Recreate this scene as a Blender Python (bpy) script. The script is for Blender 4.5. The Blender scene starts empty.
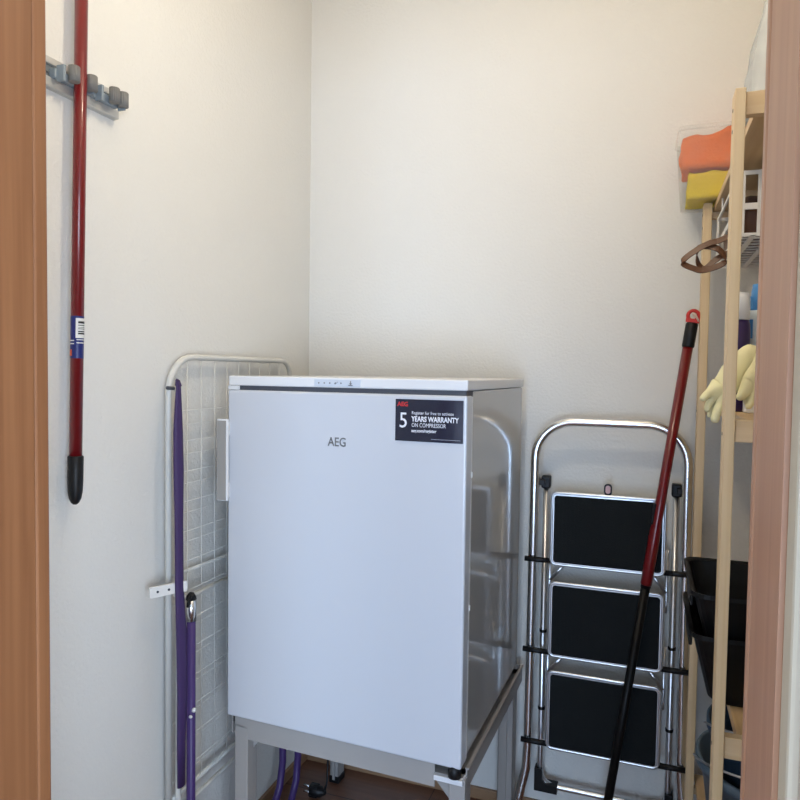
import bpy, bmesh, math, random
from mathutils import Vector, Matrix, noise
random.seed(4)
C = bpy.context.scene.collection
PI = math.pi

# ------------------------------------------------------------------ materials
def new_mat(name):
    m = bpy.data.materials.new(name); m.use_nodes = True
    nt = m.node_tree; b = nt.nodes['Principled BSDF']
    return m, nt, b
def sock(b, n, v):
    if n in b.inputs: b.inputs[n].default_value = v
def plain(name, col, rough=.5, metal=0, spec=None, bump=0, bscale=300, coat=0, trans=0, alpha=1, ior=None, mottled=.04):
    m, nt, b = new_mat(name)
    sock(b, 'Roughness', rough); sock(b, 'Metallic', metal)
    if spec is not None: sock(b, 'Specular IOR Level', spec)
    if coat: sock(b, 'Coat Weight', coat); sock(b, 'Coat Roughness', .06)
    if trans: sock(b, 'Transmission Weight', trans)
    if ior: sock(b, 'IOR', ior)
    if alpha < 1: sock(b, 'Alpha', alpha)
    tc = nt.nodes.new('ShaderNodeTexCoord')
    nz = nt.nodes.new('ShaderNodeTexNoise'); nz.inputs['Scale'].default_value = 6
    nt.links.new(tc.outputs['Object'], nz.inputs['Vector'])
    mx = nt.nodes.new('ShaderNodeMix'); mx.data_type = 'RGBA'
    c = list(col) + [1]
    mx.inputs[6].default_value = [x * (1 - mottled) for x in col] + [1]
    mx.inputs[7].default_value = [min(1, x * (1 + mottled)) for x in col] + [1]
    nt.links.new(nz.outputs['Fac'], mx.inputs[0]); nt.links.new(mx.outputs[2], b.inputs['Base Color'])
    if bump:
        n2 = nt.nodes.new('ShaderNodeTexNoise'); n2.inputs['Scale'].default_value = bscale; n2.inputs['Detail'].default_value = 3
        nt.links.new(tc.outputs['Object'], n2.inputs['Vector'])
        bp = nt.nodes.new('ShaderNodeBump'); bp.inputs['Strength'].default_value = bump; bp.inputs['Distance'].default_value = .002
        nt.links.new(n2.outputs['Fac'], bp.inputs['Height']); nt.links.new(bp.outputs['Normal'], b.inputs['Normal'])
    return m
def wood(name, c1, c2, rough=.45, axis='Z', fine=60, along=1.2, knots=False, spec=.4):
    m, nt, b = new_mat(name); sock(b, 'Roughness', rough); sock(b, 'Specular IOR Level', spec)
    tc = nt.nodes.new('ShaderNodeTexCoord'); mp = nt.nodes.new('ShaderNodeMapping')
    s = [fine, fine, fine]; s['XYZ'.index(axis)] = along
    mp.inputs['Scale'].default_value = s
    nt.links.new(tc.outputs['Object'], mp.inputs['Vector'])
    nz = nt.nodes.new('ShaderNodeTexNoise'); nz.inputs['Scale'].default_value = 1; nz.inputs['Detail'].default_value = 5; nz.inputs['Distortion'].default_value = .6
    nt.links.new(mp.outputs['Vector'], nz.inputs['Vector'])
    cr = nt.nodes.new('ShaderNodeValToRGB')
    cr.color_ramp.elements[0].position = .32; cr.color_ramp.elements[0].color = (*c1, 1)
    cr.color_ramp.elements[1].position = .68; cr.color_ramp.elements[1].color = (*c2, 1)
    nt.links.new(nz.outputs['Fac'], cr.inputs['Fac'])
    out = cr.outputs['Color']
    if knots:
        mp2 = nt.nodes.new('ShaderNodeMapping'); s2 = [16, 16, 16]; s2['XYZ'.index(axis)] = 3.4
        mp2.inputs['Scale'].default_value = s2; mp2.inputs['Location'].default_value = (.3, .7, .2)
        nt.links.new(tc.outputs['Object'], mp2.inputs['Vector'])
        vo = nt.nodes.new('ShaderNodeTexVoronoi'); vo.inputs['Scale'].default_value = 1
        nt.links.new(mp2.outputs['Vector'], vo.inputs['Vector'])
        r2 = nt.nodes.new('ShaderNodeValToRGB'); r2.color_ramp.elements[0].position = .10; r2.color_ramp.elements[0].color = (1, 1, 1, 1)
        r2.color_ramp.elements[1].position = .17; r2.color_ramp.elements[1].color = (0, 0, 0, 1)
        nt.links.new(vo.outputs['Distance'], r2.inputs['Fac'])
        mx = nt.nodes.new('ShaderNodeMix'); mx.data_type = 'RGBA'
        mx.inputs[7].default_value = (.22, .10, .045, 1)
        nt.links.new(r2.outputs['Color'], mx.inputs[0]); nt.links.new(out, mx.inputs[6]); out = mx.outputs[2]
    nt.links.new(out, b.inputs['Base Color'])
    bp = nt.nodes.new('ShaderNodeBump'); bp.inputs['Strength'].default_value = .08; bp.inputs['Distance'].default_value = .001
    nt.links.new(nz.outputs['Fac'], bp.inputs['Height']); nt.links.new(bp.outputs['Normal'], b.inputs['Normal'])
    return m
def floor_mat():
    m, nt, b = new_mat('laminate'); sock(b, 'Roughness', .35)
    tc = nt.nodes.new('ShaderNodeTexCoord')
    br = nt.nodes.new('ShaderNodeTexBrick'); br.inputs['Scale'].default_value = 1
    br.inputs['Brick Width'].default_value = 1.2; br.inputs['Row Height'].default_value = .19; br.inputs['Mortar Size'].default_value = .0015
    br.inputs['Color1'].default_value = (.19, .085, .05, 1); br.inputs['Color2'].default_value = (.25, .115, .068, 1); br.inputs['Mortar'].default_value = (.06, .03, .02, 1)
    nt.links.new(tc.outputs['Object'], br.inputs['Vector'])
    mp = nt.nodes.new('ShaderNodeMapping'); mp.inputs['Scale'].default_value = (2, 45, 1)
    nt.links.new(tc.outputs['Object'], mp.inputs['Vector'])
    nz = nt.nodes.new('ShaderNodeTexNoise'); nz.inputs['Scale'].default_value = 1.5; nz.inputs['Detail'].default_value = 5
    nt.links.new(mp.outputs['Vector'], nz.inputs['Vector'])
    mx = nt.nodes.new('ShaderNodeMix'); mx.data_type = 'RGBA'; mx.blend_type = 'MULTIPLY'; mx.inputs[0].default_value = .6
    nt.links.new(br.outputs['Color'], mx.inputs[6])
    cr = nt.nodes.new('ShaderNodeValToRGB'); cr.color_ramp.elements[0].position = .3; cr.color_ramp.elements[0].color = (.55, .5, .5, 1); cr.color_ramp.elements[1].position = .7
    nt.links.new(nz.outputs['Fac'], cr.inputs['Fac']); nt.links.new(cr.outputs['Color'], mx.inputs[7])
    nt.links.new(mx.outputs[2], b.inputs['Base Color'])
    return m
def emit(name, col, s):
    m, nt, b = new_mat(name)
    sock(b, 'Base Color', (*col, 1)); sock(b, 'Emission Color', (*col, 1)); sock(b, 'Emission Strength', s)
    return m

M = {}
M['wall'] = plain('plaster', (.80, .785, .74), .9, spec=.15, bump=.9, bscale=130, mottled=.012)
M['ceiling'] = plain('ceiling_paint', (.82, .81, .78), .9, spec=.2, bump=.2, bscale=200, mottled=.01)
M['floor'] = floor_mat()
M['skirting'] = wood('skirting_wood', (.30, .17, .09), (.38, .23, .13), .45, 'X', 40, 1.5)
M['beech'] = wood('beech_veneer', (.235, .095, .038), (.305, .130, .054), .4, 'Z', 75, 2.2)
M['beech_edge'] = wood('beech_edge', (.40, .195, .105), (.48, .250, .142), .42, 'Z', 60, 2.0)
M['seal'] = plain('seal_rubber', (.52, .44, .32), .6)
M['pine'] = wood('pine', (.68, .50, .28), (.80, .63, .40), .5, 'Z', 60, 1.1, knots=False)
M['pine_x'] = wood('pine_cross', (.66, .47, .26), (.78, .60, .38), .5, 'X', 50, 1.2)
M['pine_board'] = wood('pine_board', (.58, .38, .19), (.74, .54, .31), .5, 'Y', 34, 1.6, knots=True)
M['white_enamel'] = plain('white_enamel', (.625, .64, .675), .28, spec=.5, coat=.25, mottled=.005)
M['shaded_enamel'] = plain('shaded_enamel', (.46, .445, .425), .14, spec=.6, coat=.4, mottled=.005)  # white enamel with the side's shade mixed into its colour
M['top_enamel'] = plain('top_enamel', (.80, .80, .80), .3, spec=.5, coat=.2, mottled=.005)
M['panel_grey'] = plain('panel_grey', (.62, .66, .72), .4)
M['handle_grey'] = plain('handle_grey', (.36, .34, .31), .55)
M['gap'] = plain('gasket_and_shade', (.06, .065, .08), .6)  # also stands in for shade in the top gap and plate holes
M['logo'] = plain('logo_metal', (.22, .22, .22), .35, metal=.6)
M['sticker'] = plain('sticker_film', (.012, .016, .038), .16, spec=.6, coat=.5)
M['text_white'] = plain('print_white', (.85, .85, .88), .5)
M['text_red'] = plain('print_red', (.62, .03, .03), .5)
M['stand'] = plain('stand_paint', (.37, .345, .32), .42, spec=.4)
M['stand_white'] = plain('stand_plate', (.74, .74, .75), .4)
M['black'] = plain('black_rubber', (.008, .008, .009), .45, spec=.3)
M['black_gloss'] = plain('black_plastic', (.006, .006, .006), .4, spec=.2)
M['tread'] = plain('tread_rubber', (.010, .0125, .0135), .8, spec=.2, bump=.8, bscale=500, mottled=.2)
M['chrome'] = plain('bright_steel', (.78, .79, .80), .22, metal=1, mottled=.02)
M['steel'] = plain('satin_steel', (.66, .67, .69), .3, metal=1, mottled=.03)
M['rim'] = plain('tread_rim', (.66, .68, .70), .28, metal=.85)
M['red'] = plain('red_lacquer', (.17, .006, .008), .28, spec=.5, coat=.3)
M['red_bright'] = plain('red_plastic', (.55, .02, .015), .4)
M['cord'] = plain('cord_cotton', (.75, .58, .48), .8)
M['label_blue'] = plain('label_blue', (.012, .02, .15), .4)
M['label_white'] = plain('label_white', (.78, .78, .76), .5)
M['orange_dot'] = plain('label_orange', (.75, .10, .04), .5)
M['alu'] = plain('aluminium', (.62, .62, .60), .38, metal=.55)
M['rail_dark'] = plain('rail_core', (.20, .22, .23), .4, metal=.3)
M['clip_base'] = plain('clip_base', (.26, .31, .35), .25, spec=.6)
M['clip_pad'] = plain('clip_rubber', (.22, .215, .205), .6)
M['rack_white'] = plain('rack_coating', (.70, .69, .64), .35)
M['rack_plastic'] = plain('rack_plastic', (.80, .78, .74), .45)
M['purple'] = plain('purple_tube', (.060, .030, .135), .4, spec=.4)
M['purple_dark'] = plain('purple_webbing', (.045, .020, .095), .6)
M['orange'] = plain('orange_cloth', (.90, .19, .03), .95, bump=.9, bscale=160, spec=.1)
M['yellow'] = plain('yellow_cloth', (.88, .66, .03), .95, bump=.9, bscale=160, spec=.1)
M['glove'] = plain('glove_rubber', (.84, .77, .44), .55, bump=.2, bscale=60)
M['leather'] = plain('brown_leather', (.12, .048, .02), .45, bump=.3, bscale=120, mottled=.3)
M['leather_dark'] = plain('dark_leather', (.06, .028, .015), .5, mottled=.3)
M['bottle_purple'] = plain('purple_bottle', (.03, .012, .075), .3)
M['bottle_white'] = plain('white_bottle', (.78, .79, .80), .35)
M['bottle_blue'] = plain('blue_cap', (.08, .30, .66), .35)
M['bottle_milky'] = plain('milky_bottle', (.70, .76, .78), .3)
M['bucket'] = plain('bucket_plastic', (.10, .145, .19), .4)
M['bucket_blue'] = plain('bucket_blue', (.04, .085, .15), .4)
M['hall'] = plain('hall_paint', (.78, .77, .75), .9)
M['bulb'] = emit('bulb_glow', (1.0, .865, .67), 1)
M['lamp_white'] = plain('lamp_plastic', (.8, .8, .78), .5)
def clear(name, col, fac, rough=.15):
    m, nt, b = new_mat(name)
    sock(b, 'Base Color', (*col, 1)); sock(b, 'Roughness', rough)
    tr = nt.nodes.new('ShaderNodeBsdfTransparent'); mx = nt.nodes.new('ShaderNodeMixShader')
    nz = nt.nodes.new('ShaderNodeTexNoise'); nz.inputs['Scale'].default_value = 14; nz.inputs['Detail'].default_value = 2
    tc = nt.nodes.new('ShaderNodeTexCoord'); nt.links.new(tc.outputs['Object'], nz.inputs['Vector'])
    mr = nt.nodes.new('ShaderNodeMapRange'); mr.inputs[3].default_value = fac * .6; mr.inputs[4].default_value = min(1, fac * 1.4)
    nt.links.new(nz.outputs['Fac'], mr.inputs[0]); nt.links.new(mr.outputs[0], mx.inputs[0])
    nt.links.new(tr.outputs[0], mx.inputs[1]); nt.links.new(b.outputs[0], mx.inputs[2])
    nt.links.new(mx.outputs[0], nt.nodes['Material Output'].inputs[0])
    return m
M['clear_box'] = clear('clear_box', (.70, .72, .70), .11, .4)
M['clear_bag'] = clear('clear_bag', (.72, .74, .74), .50, .25)

# ------------------------------------------------------------------ geometry helpers
def box(bm, x0, x1, y0, y1, z0, z1, mat=None, bev=0, seg=2):
    vs = [bm.verts.new(v) for v in ((x0,y0,z0),(x1,y0,z0),(x1,y1,z0),(x0,y1,z0),(x0,y0,z1),(x1,y0,z1),(x1,y1,z1),(x0,y1,z1))]
    fs = [bm.faces.new([vs[i] for i in f]) for f in ((3,2,1,0),(4,5,6,7),(0,1,5,4),(1,2,6,5),(2,3,7,6),(3,0,4,7))]
    if bev:
        es = list({e for f in fs for e in f.edges})
        r = bmesh.ops.bevel(bm, geom=es, offset=bev, segments=seg, profile=.5, affect='EDGES')
    return fs
def tube(bm, pts, r, n=12, caps=True, closed=False, flat=1.0, up=None):
    pts = [Vector(p) for p in pts]; N = len(pts)
    rs = r if isinstance(r, (list, tuple)) else [r] * N
    rings = []; prev = None
    for i, p in enumerate(pts):
        if closed: t = (pts[(i+1) % N] - pts[i-1]).normalized()
        elif i == 0: t = (pts[1] - p).normalized()
        elif i == N-1: t = (p - pts[i-1]).normalized()
        else: t = ((pts[i+1] - p).normalized() + (p - pts[i-1]).normalized()).normalized()
        if up is not None: a = Vector(up)
        else: a = prev if prev is not None else (Vector((0,0,1)) if abs(t.z) < .9 else Vector((1,0,0)))
        a = (a - t * a.dot(t)).normalized(); b = t.cross(a); prev = a
        rings.append([bm.verts.new(p + (a * math.cos(2*PI*k/n) + b * math.sin(2*PI*k/n) * flat) * rs[i]) for k in range(n)])
    for i in range(N if closed else N-1):
        A, B = rings[i], rings[(i+1) % N]
        for k in range(n):
            f = bm.faces.new((A[k], A[(k+1) % n], B[(k+1) % n], B[k])); f.smooth = True
    if caps and not closed:
        bm.faces.new(list(reversed(rings[0]))); bm.faces.new(rings[-1])
def lathe(bm, prof, c, n=40, axis='Z'):
    rings = []
    for (r, h) in prof:
        ring = []
        for k in range(n):
            a = 2*PI*k/n; x, y = r*math.cos(a), r*math.sin(a)
            v = {'Z': (x, y, h), 'X': (h, x, y), 'Y': (x, h, y)}[axis]
            ring.append(bm.verts.new(Vector(c) + Vector(v)))
        rings.append(ring)
    for A, B in zip(rings, rings[1:]):
        for k in range(n):
            f = bm.faces.new((A[k], A[(k+1) % n], B[(k+1) % n], B[k])); f.smooth = True
    if prof[0][0] > 1e-5: bm.faces.new(list(reversed(rings[0])))
    if prof[-1][0] > 1e-5: bm.faces.new(rings[-1])
def rrect(x0, x1, z0, z1, r, n=6):
    pts = []
    for cx, cz, a0 in ((x1-r, z1-r, 0), (x0+r, z1-r, 90), (x0+r, z0+r, 180), (x1-r, z0+r, 270)):
        for i in range(n+1):
            a = math.radians(a0 + 90*i/n); pts.append((cx + r*math.cos(a), cz + r*math.sin(a)))
    return pts
def plate(bm, pts2, y0, y1, axis='Y'):
    def v(p, y): return {'Y': (p[0], y, p[1]), 'Z': (p[0], p[1], y), 'X': (y, p[0], p[1])}[axis]
    A = [bm.verts.new(v(p, y0)) for p in pts2]; B = [bm.verts.new(v(p, y1)) for p in pts2]
    bm.faces.new(A); bm.faces.new(list(reversed(B))); n = len(A)
    for i in range(n): bm.faces.new((A[i], B[i], B[(i+1) % n], A[(i+1) % n]))
def arc(c, r, a0, a1, n, fn):
    return [fn(c[0] + r*math.cos(math.radians(a0 + (a1-a0)*i/n)), c[1] + r*math.sin(math.radians(a0 + (a1-a0)*i/n))) for i in range(n+1)]
def obj(name, bm, mat, parent=None, smooth=None):
    bmesh.ops.recalc_face_normals(bm, faces=bm.faces)
    me = bpy.data.meshes.new(name); bm.to_mesh(me); bm.free()
    o = bpy.data.objects.new(name, me); C.objects.link(o)
    for m in (mat if isinstance(mat, list) else [mat]): me.materials.append(m)
    if parent: o.parent = parent
    return o
def B(): return bmesh.new()
def thing(name, label, cat, loc=(0,0,0), rz=0, group=None):
    o = bpy.data.objects.new(name, None); C.objects.link(o); o.empty_display_size = .1
    o.location = loc; o.rotation_euler = (0, 0, rz); o['label'] = label; o['category'] = cat
    if group: o['group'] = group
    return o
def tag(o, label, cat, group=None):
    o['label'] = label; o['category'] = cat
    if group: o['group'] = group
    return o
def rebase(t):
    """the parts were written in world coordinates: put the Empty at its base and keep the parts where they are"""
    mi = t.matrix_basis.inverted()
    for ch in t.children: ch.matrix_parent_inverse = mi
def struct(name, bm, m, parent=None):
    o = obj(name, bm, m, parent)
    if parent is None: o['kind'] = 'structure'
    return o
def text(s, size, mat, mtx, name, parent, extrude=.0003, spacing=1.0, bold=0, sx=1.0):
    cu = bpy.data.curves.new(name, 'FONT'); cu.body = s; cu.size = size; cu.extrude = extrude; cu.space_character = spacing; cu.offset = bold; cu.resolution_u = 3
    tmp = bpy.data.objects.new('tmp', cu); C.objects.link(tmp)
    bpy.context.view_layer.update()
    me = bpy.data.meshes.new_from_object(tmp.evaluated_get(bpy.context.evaluated_depsgraph_get()))
    bpy.data.objects.remove(tmp); bpy.data.curves.remove(cu)
    me.transform(mtx @ Matrix.Scale(sx, 4, (1,0,0)))
    me.materials.clear(); me.materials.append(mat)
    o = bpy.data.objects.new(name, me); C.objects.link(o); o.parent = parent
    return o

# ------------------------------------------------------------------ the closet and the hall behind the camera
XL, XR, YB, ZC = -1.066, .445, 2.054, 2.60
Y0, Y1 = .45, .592             # wall with the doorway
DL, DR, DT = -.648, .082, 2.02 # clear opening
HX0, HX1, HY = -1.7, 1.5, -2.3
bm = B(); box(bm, HX0-.1, HX1+.1, HY-.1, YB+.1, -.08, 0); struct('floor', bm, M['floor'])
bm = B(); box(bm, HX0-.1, HX1+.1, HY-.1, YB+.1, ZC, ZC+.08); struct('ceiling', bm, M['ceiling'])
bm = B(); box(bm, XL-.1, XL, Y1, YB+.1, 0, ZC); struct('wall_left', bm, M['wall'])
bm = B(); box(bm, XR, XR+.1, Y1, YB+.1, 0, ZC); struct('wall_right', bm, M['wall'])
bm = B(); box(bm, XL, XR, YB, YB+.1, 0, ZC); struct('wall_back', bm, M['wall'])
bm = B()
box(bm, HX0, DL-.025, Y0, Y1, 0, ZC); box(bm, DR+.025, HX1, Y0, Y1, 0, ZC); box(bm, DL-.025, DR+.025, Y0, Y1, DT+.025, ZC)
struct('wall_front', bm, M['wall'])
bm = B(); box(bm, HX0-.1, HX0, HY, Y0, 0, ZC); struct('wall_hallway_left', bm, M['hall'])
VY0, VY1, VZ0, VZ1 = -1.7, -.5, .35, 1.75
bm = B()
box(bm, HX1, HX1+.1, HY, VY0, 0, ZC); box(bm, HX1, HX1+.1, VY1, Y0, 0, ZC); box(bm, HX1, HX1+.1, VY0, VY1, 0, VZ0); box(bm, HX1, HX1+.1, VY0, VY1, VZ1, ZC)
struct('wall_hallway_right', bm, M['hall'])
bm = B()
for a in ((VY0, VY0+.06), (VY1-.06, VY1)): box(bm, HX1+.01, HX1+.07, *a, VZ0, VZ1)
for a in ((VZ0, VZ0+.06), (VZ1-.06, VZ1)): box(bm, HX1+.01, HX1+.07, VY0, VY1, *a)
struct('fill_window', bm, M['lamp_white'])  # unseen window, added to brighten the closet's left wall
WX0, WX1, WZ0, WZ1 = -.45, 1.35, .20, 1.65
bm = B()
box(bm, HX0, WX0, HY-.1, HY, 0, ZC); box(bm, WX1, HX1, HY-.1, HY, 0, ZC)
box(bm, WX0, WX1, HY-.1, HY, 0, WZ0); box(bm, WX0, WX1, HY-.1, HY, WZ1, ZC)
struct('wall_hallway_back', bm, M['hall'])
bm = B()
for a in ((WX0, WX0+.06), (WX1-.06, WX1), (.42, .48)): box(bm, a[0], a[1], HY-.07, HY-.01, WZ0, WZ1)
for a in ((WZ0, WZ0+.06), (WZ1-.06, WZ1)): box(bm, WX0, WX1, HY-.07, HY-.01, *a)
struct('window_1', bm, M['lamp_white'])
# door lining: face boards, rounded edge strips and the rubber seal
bm = B(); box(bm, DL-.025, DL, Y0-.02, .583, 0, DT); o = struct('trim_1', bm, M['beech'])
bm = B(); box(bm, DL-.06, DL+.0012, .5835, .603, 0, DT, bev=.003); struct('edge_strip', bm, M['beech'], o)
bm = B(); box(bm, DR, DR+.025, .479, .590, 0, DT); box(bm, DR+.012, DR+.025, Y0-.02, .479, 0, DT); o2 = struct('trim_2', bm, M['beech_edge'])
bm = B(); box(bm, DR-.001, DR+.06, .5905, .607, 0, DT, bev=.003); struct('edge_strip', bm, M['beech_edge'], o2)
bm = B(); box(bm, DR+.003, DR+.012, .452, .479, 0, DT, bev=.003); struct('door_seal', bm, M['seal'], o2)
bm = B(); box(bm, DL-.025, DR+.025, Y0-.02, .603, DT, DT+.025); struct('trim_3', bm, M['beech'])
BH = .036
bm = B(); box(bm, XL, XL+.010, Y1, YB, 0, BH, bev=.002); struct('baseboard_left', bm, wood('skirting_wood_y', (.30,.17,.09), (.38,.23,.13), .45, 'Y', 40, 1.5))
bm = B(); box(bm, XL+.010, XR, YB-.010, YB, 0, BH, bev=.002); struct('baseboard_back', bm, M['skirting'])
bm = B(); box(bm, XR-.010, XR, Y1, YB-.010, 0, BH, bev=.002); struct('baseboard_right', bm, M['skirting'])

# ------------------------------------------------------------------ freezer (own axes: x to its right edge 0, y to its back, z up from the door's foot)
FR = thing('freezer', 'white under-counter freezer with one closed door, raised on a grey metal stand', 'freezer', (-.3475, 1.378, .485), math.radians(-2.131))
W, D = .596, .564
bm = B(); box(bm, -W+.003, -.003, .054, D, .004, .806, bev=.004); obj('body', bm, M['shaded_enamel'], FR)
bm = B(); box(bm, -W+.012, -.012, .0425, .056, .012, .792); obj('door_gasket', bm, M['gap'], FR)
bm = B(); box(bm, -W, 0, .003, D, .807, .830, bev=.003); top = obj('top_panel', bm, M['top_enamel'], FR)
bm = B(); box(bm, -W+.004, -.004, .006, .06, .7955, .8072); obj('shadow_gap', bm, M['gap'], FR)
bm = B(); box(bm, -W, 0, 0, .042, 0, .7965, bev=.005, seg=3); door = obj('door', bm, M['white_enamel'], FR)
bm = B(); box(bm, -W, -W+.030, .001, .03, .797, .8065, bev=.001); obj('hinge_cover', bm, M['top_enamel'], FR)
bm = B(); box(bm, -.005, -.001, .0425, .0475, .004, .794); obj('edge_highlight', bm, M['top_enamel'], FR)  # pale strip standing in for the highlight on the door's back edge
for z in (.33, .62): 
    bm = B(); box(bm, -.006, .001, .044, .049, z, z+.012, bev=.001); obj('seal_clip', bm, M['top_enamel'], FR)
bm = B(); box(bm, -.613, -.583, -.020, -.012, .531, .727, bev=.002); box(bm, -.606, -.590, -.013, .01, .538, .572, bev=.001); box(bm, -.606, -.590, -.013, .01, .686, .720, bev=.001)
h = obj('handle', bm, M['top_enamel'], door)
bm = B(); box(bm, -.6115, -.5860, -.0215, -.019, .533, .723, bev=.0008); obj('handle_insert', bm, M['handle_grey'], h)
h.parent = door
front = Matrix.Rotation(math.radians(90), 4, 'X')
def ft(x, z, y=-.0004): return Matrix.Translation((x, y, z)) @ front
text('AEG', .0285, M['logo'], ft(-.3245, .676), 'logo', door, sx=.85, bold=.0003)
bm = B(); box(bm, -.160, -.0075, -.0016, .002, .6965, .7865); st = obj('warranty_sticker', bm, M['sticker'], FR); st['label'] = 'dark blue warranty sticker'
yk = -.0019
text('AEG', .0130, M['text_red'], ft(-.1555, .7715, yk), 'sticker_print', st, bold=.0004)
text('5', .047, M['text_white'], ft(-.1520, .7255, yk), 'sticker_print', st, sx=.9)
text('Register for free to activate', .0098, M['text_white'], ft(-.1225, .7545, yk), 'sticker_print', st, sx=.86, extrude=.0001)
text('YEARS WARRANTY', .0155, M['text_white'], ft(-.1225, .7395, yk), 'sticker_print', st, sx=.78, bold=.0004)
text('ON COMPRESSOR', .0125, M['text_white'], ft(-.1225, .7275, yk), 'sticker_print', st, sx=.76, extrude=.0001)
text('aeg.com/register', .0100, M['text_white'], ft(-.1225, .7165, yk), 'sticker_print', st, sx=.84, bold=.0002)
bm = B(); box(bm, -.078, -.013, -.0019, -.001, .7025, .7030); obj('sticker_rule', bm, M['panel_grey'], st)
bm = B(); box(bm, -.362, -.246, .0018, .004, .8095, .8255, bev=.0005); cp = obj('control_label', bm, M['panel_grey'], FR); cp['label'] = 'pale grey control label with small symbols'
bm = B()
for i, x in enumerate((-.350, -.336, -.322, -.308, -.294)):
    lathe(bm, [(0, 0), (.0018, 0), (.0018, .0006), (0, .0006)], (x, .0012, .8175), 10, 'Y')
    if i == 3: tube(bm, [(x-.003,.0014,.8165), (x,.0014,.8155), (x+.006,.0014,.8205)], .0006, 6)
obj('control_symbol', bm, M['logo'], cp)
bm = B(); tube(bm, [(-.270,.0014,.812), (-.270,.0014,.823)], .0012, 8); tube(bm, [(-.275,.0014,.813), (-.265,.0014,.813)], .0011, 8)
tube(bm, [(-.273,.0014,.817), (-.267,.0014,.817)], .0009, 8); obj('control_symbol', bm, M['logo'], cp)
for (x, y) in ((-.017, .012), (-.579, .03), (-.03, .53), (-.566, .53)):
    bm = B(); lathe(bm, [(.011, -.024), (.0145, -.022), (.0145, -.008), (.012, .004)], (x, y, 0), 20); obj('foot', bm, M['black'], FR)

# ------------------------------------------------------------------ stand under the freezer (same axes, foot at the floor)
ST = thing('metal_stand', 'grey metal frame stand with four legs carrying the white freezer', 'stand', (-.3475, 1.378, 0), math.radians(-2.131))
G = .485
ft_z = G - .024
bm = B(); box(bm, -.580, -.062, .012, .015, G-.056, G-.002); box(bm, -.580, -.545, .012, .05, G-.056, ft_z); box(bm, -.580, -.0, .015, .05, ft_z-.004, ft_z); obj('crossbar', bm, M['stand'], ST)
bm = B(); box(bm, .003, .006, .03, .60, G-.058, G-.010); box(bm, -.03, .006, .03, .60, ft_z-.004, ft_z); box(bm, .002, .010, .03, .60, G-.012, G-.008); obj('crossbar', bm, M['stand'], ST)
bm = B(); box(bm, -.602, -.599, .03, .60, G-.058, G-.010); box(bm, -.602, -.565, .03, .60, ft_z-.004, ft_z); obj('crossbar', bm, M['stand'], ST)
bm = B(); box(bm, -.602, .006, .597, .600, G-.058, G-.010); box(bm, -.602, .006, .565, .597, ft_z-.004, ft_z); obj('crossbar', bm, M['stand'], ST)
for (x0, x1, y0, y1, sx) in ((-.580, -.543, .0115, .052, 1), (-.030, .006, .014, .060, -1), (-.602, -.572, .560, .600, 1), (-.052, -.008, .560, .600, -1)):
    bm = B()
    if y0 < .1: box(bm, x0, x1, y0, y1, .012, ft_z-.004, bev=.002)
    else:
        box(bm, x0, x1, y0, y0+.003, .012, ft_z-.004); box(bm, x0, x0+.003, y0, y1, .012, ft_z-.004); box(bm, x1-.003, x1, y0, y1, .012, ft_z-.004)
        box(bm, (x0+x1)/2-.004, (x0+x1)/2+.004, y0-.006, y0, .012, ft_z-.02)
    l = obj('leg', bm, M['stand'], ST)
    bm = B(); box(bm, x0-.003, x1+.003, y0-.003, y1+.003, 0, .022, bev=.003); obj('leg_cap', bm, M['black'], l)
bm = B(); box(bm, -.062, .003, .004, .05, ft_z-.012, ft_z-.0005, bev=.001); obj('corner_plate', bm, M['stand_white'], ST)
for (xa, s) in ((-.550, 1), (-.031, -1)):
    bm = B(); pts = [(xa, G-.055), (xa + s*.036, G-.055), (xa, G-.095)]; plate(bm, pts, .036, .039); obj('gusset', bm, M['stand'], ST)

# ------------------------------------------------------------------ tool rail and the broom handle on it
TR = thing('tool_rail', 'aluminium tool holder rail with grey grips screwed high on the wall', 'tool holder', (XL, .95, 1.85))
zr0, zr1 = 1.848, 1.902
bm = B(); box(bm, XL, XL+.006, .74, 1.162, zr0, zr1); box(bm, XL+.006, XL+.016, .74, 1.162, zr0, zr0+.018, bev=.002); box(bm, XL+.006, XL+.016, .74, 1.162, zr1-.013, zr1, bev=.002)
obj('rail', bm, M['alu'], TR)
bm = B(); box(bm, XL+.006, XL+.010, .742, 1.158, zr0+.016, zr1-.012); box(bm, XL+.010, XL+.013, .742, 1.158, zr0+.026, zr0+.029); obj('rail_channel', bm, M['rail_dark'], TR)
for (ya, yb, yc) in ((.994, 1.0165, 1.060), (1.088, 1.1195, 1.144)):
    bm = B(); box(bm, XL+.010, -1.040, ya-.006, yc+.004, 1.864, 1.882, bev=.002)
    box(bm, -1.042, -1.024, ya-.002, ya+.004, 1.858, 1.888, bev=.001); box(bm, -1.042, -1.024, yc+.004, yc+.008, 1.860, 1.886, bev=.001)
    b_ = obj('clip', bm, M['clip_base'], TR)
    for k, y in enumerate((yb, yc)):
        bm = B(); tube(bm, [(-1.024, y, 1.864), (-1.024, y, 1.893)], .0098, 14)
        for j in range(7):
            a = math.radians(-60 + 20*j); tube(bm, [(-1.024+.0098*math.cos(a), y+.0098*math.sin(a), 1.865), (-1.024+.0098*math.cos(a), y+.0098*math.sin(a), 1.892)], .001, 5)
        obj('grip', bm, M['clip_pad'], b_)
rebase(TR)
ax0 = Vector((-1.034, 1.0225, 1.064)); ax1 = Vector((-1.034, 1.052, 2.32)); axd = (ax1-ax0)
def ap(z): return ax0 + axd * ((z-ax0.z)/axd.z)
BH_ = thing('broom_handle', 'dark red broom handle hanging upside down from the wall rail', 'broom handle', ap(1.064))
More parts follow.
